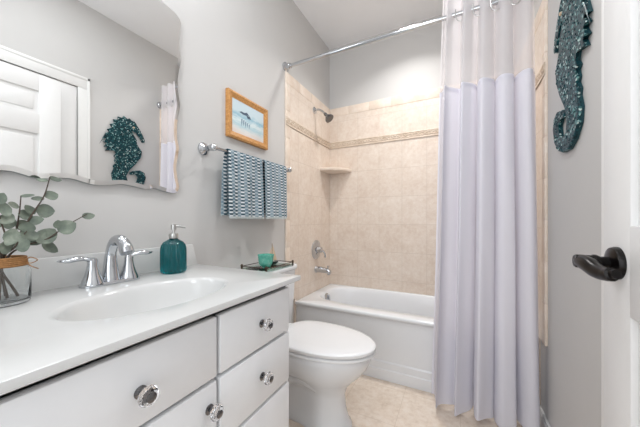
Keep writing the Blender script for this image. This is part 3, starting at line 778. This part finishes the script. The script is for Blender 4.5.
BX, BZ = .070, 1.421
tbr = thing('towel_bar', 'chrome towel bar on the wall below the small picture', 'towel bar', (0, 1.28, BZ))
m = MB(); m.tube([(BX, .925, BZ), (BX, 1.615, BZ)], .0085, 16); m.build('bar', CHROME, tbr)
for y in (.935, 1.606):
    m = MB(); m.lathe([(.032, .0006), (.031, .008), (.024, .014), (.013, .022), (.011, .045), (.015, .052), (.017, .062), (.017, .080), (.012, .087), (.004, .090)], (0, y, BZ), 28, 'x')
    m.build('post', CHROME, tbr)
def towel(label, ya, yb, zf, zk, ph, flare, name='hand_towel'):
    t = thing(name, label, 'towel', (BX, (ya+yb)/2, BZ), 'hand towels on the bar')
    prof = []
    zt = BZ
    for k in range(15): prof.append(('b', zk+(zt-zk)*k/14))
    arc = [(a, None) for a in (PI*.9, PI*.75, PI*.5, PI*.25, PI*.1)]
    ns = 60; rows = []
    def pt(s, kind, val, off=0):
        y = ya+(yb-ya)*s
        wav = .0045*math.sin(2*PI*(s*2.3+ph))
        if kind == 'arc':
            r = .0125+off; return Vector((BX+r*math.cos(val), y, zt+r*math.sin(val)))
        dn = (zt-val)/(zt-zf)
        x = BX+(.0125+off)*(1 if kind == 'f' else -1)
        x += wav*dn*1.6 + (.010*dn if kind == 'f' else -.004*dn)
        return Vector((x, y-flare*dn*(1-s)-(.012*(1-s)*min(1, dn*3) if kind == 'b' else 0), val))
    seq = [('b', zk+(zt-zk)*k/16) for k in range(16)]+[('arc', PI*(1-k/10)) for k in range(11)]+[('f', zt-(zt-zf)*(k+1)/18) for k in range(18)]
    m = MB()
    out = [[pt(i/ns, k_, v_, .004) for i in range(ns+1)] for k_, v_ in seq]
    inn_ = [[pt(i/ns, k_, v_, 0) for i in range(ns+1)] for k_, v_ in seq]
    # closed loop section at each column: outer then inner reversed
    cols = []
    for i in range(ns+1): cols.append([r[i] for r in out]+[r[i] for r in inn_[::-1]])
    m.rings(cols)
    m.build('towel_cloth', TOWEL, t, ang=60)
    fr = MB()
    for i in range(0, ns, 1):
        p = pt((i+.5)/ns, 'f', zf, .002); fr.tube([p+Vector((0, 0, .002)), p+Vector((random.uniform(-.002, .002), random.uniform(-.002, .002), -.012))], [.0019, .0012], 5)
    fr.build('fringe', FRINGE, t, ang=60)['label'] = 'pale fringe along the hem'
towel('blue and white woven hand towel on the bar, nearer the mirror', 1.022, 1.288, 1.085, 1.09, .1, .012)
towel('blue and white woven hand towel on the bar, nearer the tub', 1.316, 1.548, 1.085, 1.10, .55, 0)

# ================================================================== tray on the tank lid
ZL = .785
tr = thing('glass_tray', 'small green-tinted glass tray with a bronze rail on the toilet tank', 'tray', (.15, 1.245, ZL))
ta, tb_, tc_, td = .058, .228, 1.145, 1.405
m = MB()
for x in (ta, tb_):
    for y in (tc_, td): m = MB(); m.lathe([(.006, ZL+.0005), (.006, ZL+.022), (.0075, ZL+.024), (.006, ZL+.031), (.003, ZL+.034)], (x, y, 0), 14); m.build('post', BRONZE, tr)
m = MB(); m.box(ta-.004, tb_+.004, tc_-.004, td+.004, ZL+.006, ZL+.011, .001); m.build('glass_base', TRAYG, tr)
m = MB(); zr = ZL+.022
for a, b in (((ta, tc_), (tb_, tc_)), ((tb_, tc_), (tb_, td)), ((tb_, td), (ta, td)), ((ta, td), (ta, tc_))): m.tube([(a[0], a[1], zr), (b[0], b[1], zr)], .0022, 8)
m.build('rail', BRONZE, tr)
ZT = ZL+.0112
bxp = at(263, 268.5, z=ZT); bx_, by_ = .178, 1.205
bo = thing('votive_bowl', 'turquoise sea-glass footed bowl on the glass tray', 'bowl', (bx_, by_, ZT))
m = MB(); wob = lambda a, z: 1+.03*math.sin(5*a+z*60)
m.lathe([(.012, .010), (.026, .012), (.037, .024), (.041, .045), (.043, .064), (.046, .076), (.043, .077), (.039, .062), (.036, .044), (.030, .028), (.012, .022)], (bx_, by_, ZT), 40, mod=wob); m.build('bowl_body', SEAGLASS, bo, ang=60)
for k in range(3):
    a = 2*PI*k/3+.6; m = MB(); m.lathe([(.005, .0004), (.006, .006), (.005, .016)], (bx_+.022*math.cos(a), by_+.022*math.sin(a), ZT), 12); m.build('foot', SEAGLASS, bo)
sbx, sby = .140, 1.315
sb = thing('toy_sailboat', 'miniature wooden sailboat with tan sails on the glass tray', 'sailboat', (sbx, sby, ZT))
sdv = Vector((.35, .94, 0)).normalized(); sn = Vector((-sdv.y, sdv.x, 0)); sb0 = Vector((sbx, sby, ZT))
m = MB(); rr = []
for t, w_, zb in ((-1, .004, .010), (-.8, .011, .004), (-.3, .015, .0008), (.2, .014, .0008), (.65, .009, .004), (1, .001, .012)):
    c = sb0+sdv*.042*t
    rr.append([c+sn*w_+Vector((0, 0, .018)), c+sn*w_*.7+Vector((0, 0, zb)), c-sn*w_*.7+Vector((0, 0, zb)), c-sn*w_+Vector((0, 0, .018))])
m.rings(rr); m.build('hull', HULL, sb)
m = MB(); m.tube([sb0+Vector((0, 0, .016)), sb0+Vector((0, 0, .128))], .0019, 8); m.build('mast', BOATW, sb)
for dx0, dx1, zt in ((-.004, -.036, .105), (.004, .034, .118)):
    m = MB(); A = sb0+sdv*dx0
    m.prism([(dx0, .026), (dx1, .026), (dx0, zt)], lambda p, d: sb0+sdv*p[0]+Vector((0, 0, p[1]))+sn*d, -.0006, .0006); m.build('sail', SAIL, sb, smooth=False)

# ================================================================== seahorse plaque on the right wall
SX = 1.513
sea = thing('seahorse_plaque', 'dark teal glittered seahorse hanging on the grey wall by the door', 'wall decoration', (W, 1.32, 1.64))
out_px = [(588.7, 0), (591.7, 11), (586.8, 16), (591.3, 20.6), (587, 27), (590.6, 33), (586.5, 38), (589.4, 45), (580.4, 51), (579.3, 60), (581.5, 64), (579.4, 70), (580.8, 76), (579.6, 82), (582, 88), (581.2, 95), (583.4, 106), (582.4, 122), (577.5, 138.6), (571.8, 149), (566, 152.4), (561.5, 151), (557.6, 143), (556.2, 130), (557.2, 119), (560.4, 111.5), (565.4, 109.5), (568.2, 112), (567.4, 117.5), (563.6, 118.5), (561.6, 126), (562.6, 136), (566.2, 139.5), (570.2, 133), (571.6, 118), (569.2, 106), (563.4, 95), (559.6, 84), (558.9, 72), (561.4, 60), (563.2, 52), (562.6, 44)]
poly = [at(u, v, x=1.519) for u, v in out_px]
poly = [(p.y, p.z) for p in poly]
# chest, snout, head, coronet and mane above the frame edge, as the mirror shows them
head = [(1.405, 1.800), (1.385, 1.830), (1.362, 1.862), (1.380, 1.872), (1.410, 1.858), (1.445, 1.815), (1.462, 1.783), (1.480, 1.787), (1.484, 1.806), (1.462, 1.850), (1.440, 1.888), (1.422, 1.918), (1.400, 1.938), (1.385, 1.962), (1.368, 1.946), (1.352, 1.972), (1.332, 1.952), (1.306, 1.978), (1.294, 1.948), (1.262, 1.958), (1.262, 1.924), (1.226, 1.922), (1.236, 1.888), (1.202, 1.876), (1.218, 1.846), (1.182, 1.826), (1.200, 1.802), (1.168, 1.786)]
poly = poly+[(1.32+(y-1.32)*1.0+.02, z) for y, z in head]
m = MB()
m.mi = 1; m.prism(poly, lambda p, d: Vector((d, p[0], p[1])), W-.001, SX+.002)
m.mi = 0; m.prism(poly, lambda p, d: Vector((d, p[0], p[1])), SX+.003, SX-.007, .005)
m.build('body', [GLITTER, TEALP], sea, smooth=False)
def in_poly(y, z):
    c = False; n = len(poly); j = n-1
    for i in range(n):
        if (poly[i][1] > z) != (poly[j][1] > z) and y < (poly[j][0]-poly[i][0])*(z-poly[i][1])/(poly[j][1]-poly[i][1])+poly[i][0]: c = not c
        j = i
    return c
gm = MB()   # chunky crushed-glass grains glued over the front
cnt = 0
while cnt < 420:
    y = random.uniform(1.14, 1.49); z = random.uniform(1.33, 1.98)
    if all(in_poly(y+dy, z+dz) for dy, dz in ((.007, 0), (-.007, 0), (0, .007), (0, -.007))):
        b = bmesh.new(); bmesh.ops.create_icosphere(b, subdivisions=1, radius=random.uniform(.0025, .0055))
        gm.merge(b, Matrix.Translation((SX-.007, y, z)) @ Matrix.Rotation(random.uniform(0, 6), 4, 'X') @ Matrix.Diagonal((.6, 1, .8, 1))); cnt += 1
gm.build('glass_chips', GLITTER, sea, smooth=False)['kind'] = 'stuff'
m = MB(); m.lathe([(.008, 0), (.007, .004), (.003, .006)], (0, 0, 0), 16, 'x'); o = m.build('eye', SAIL, sea, (SX-.007, 1.405, 1.898)); o.rotation_euler = (0, 0, PI)

# the helper property is not part of the scene
for o in bpy.data.objects:
    if '_w' in o: del o['_w']
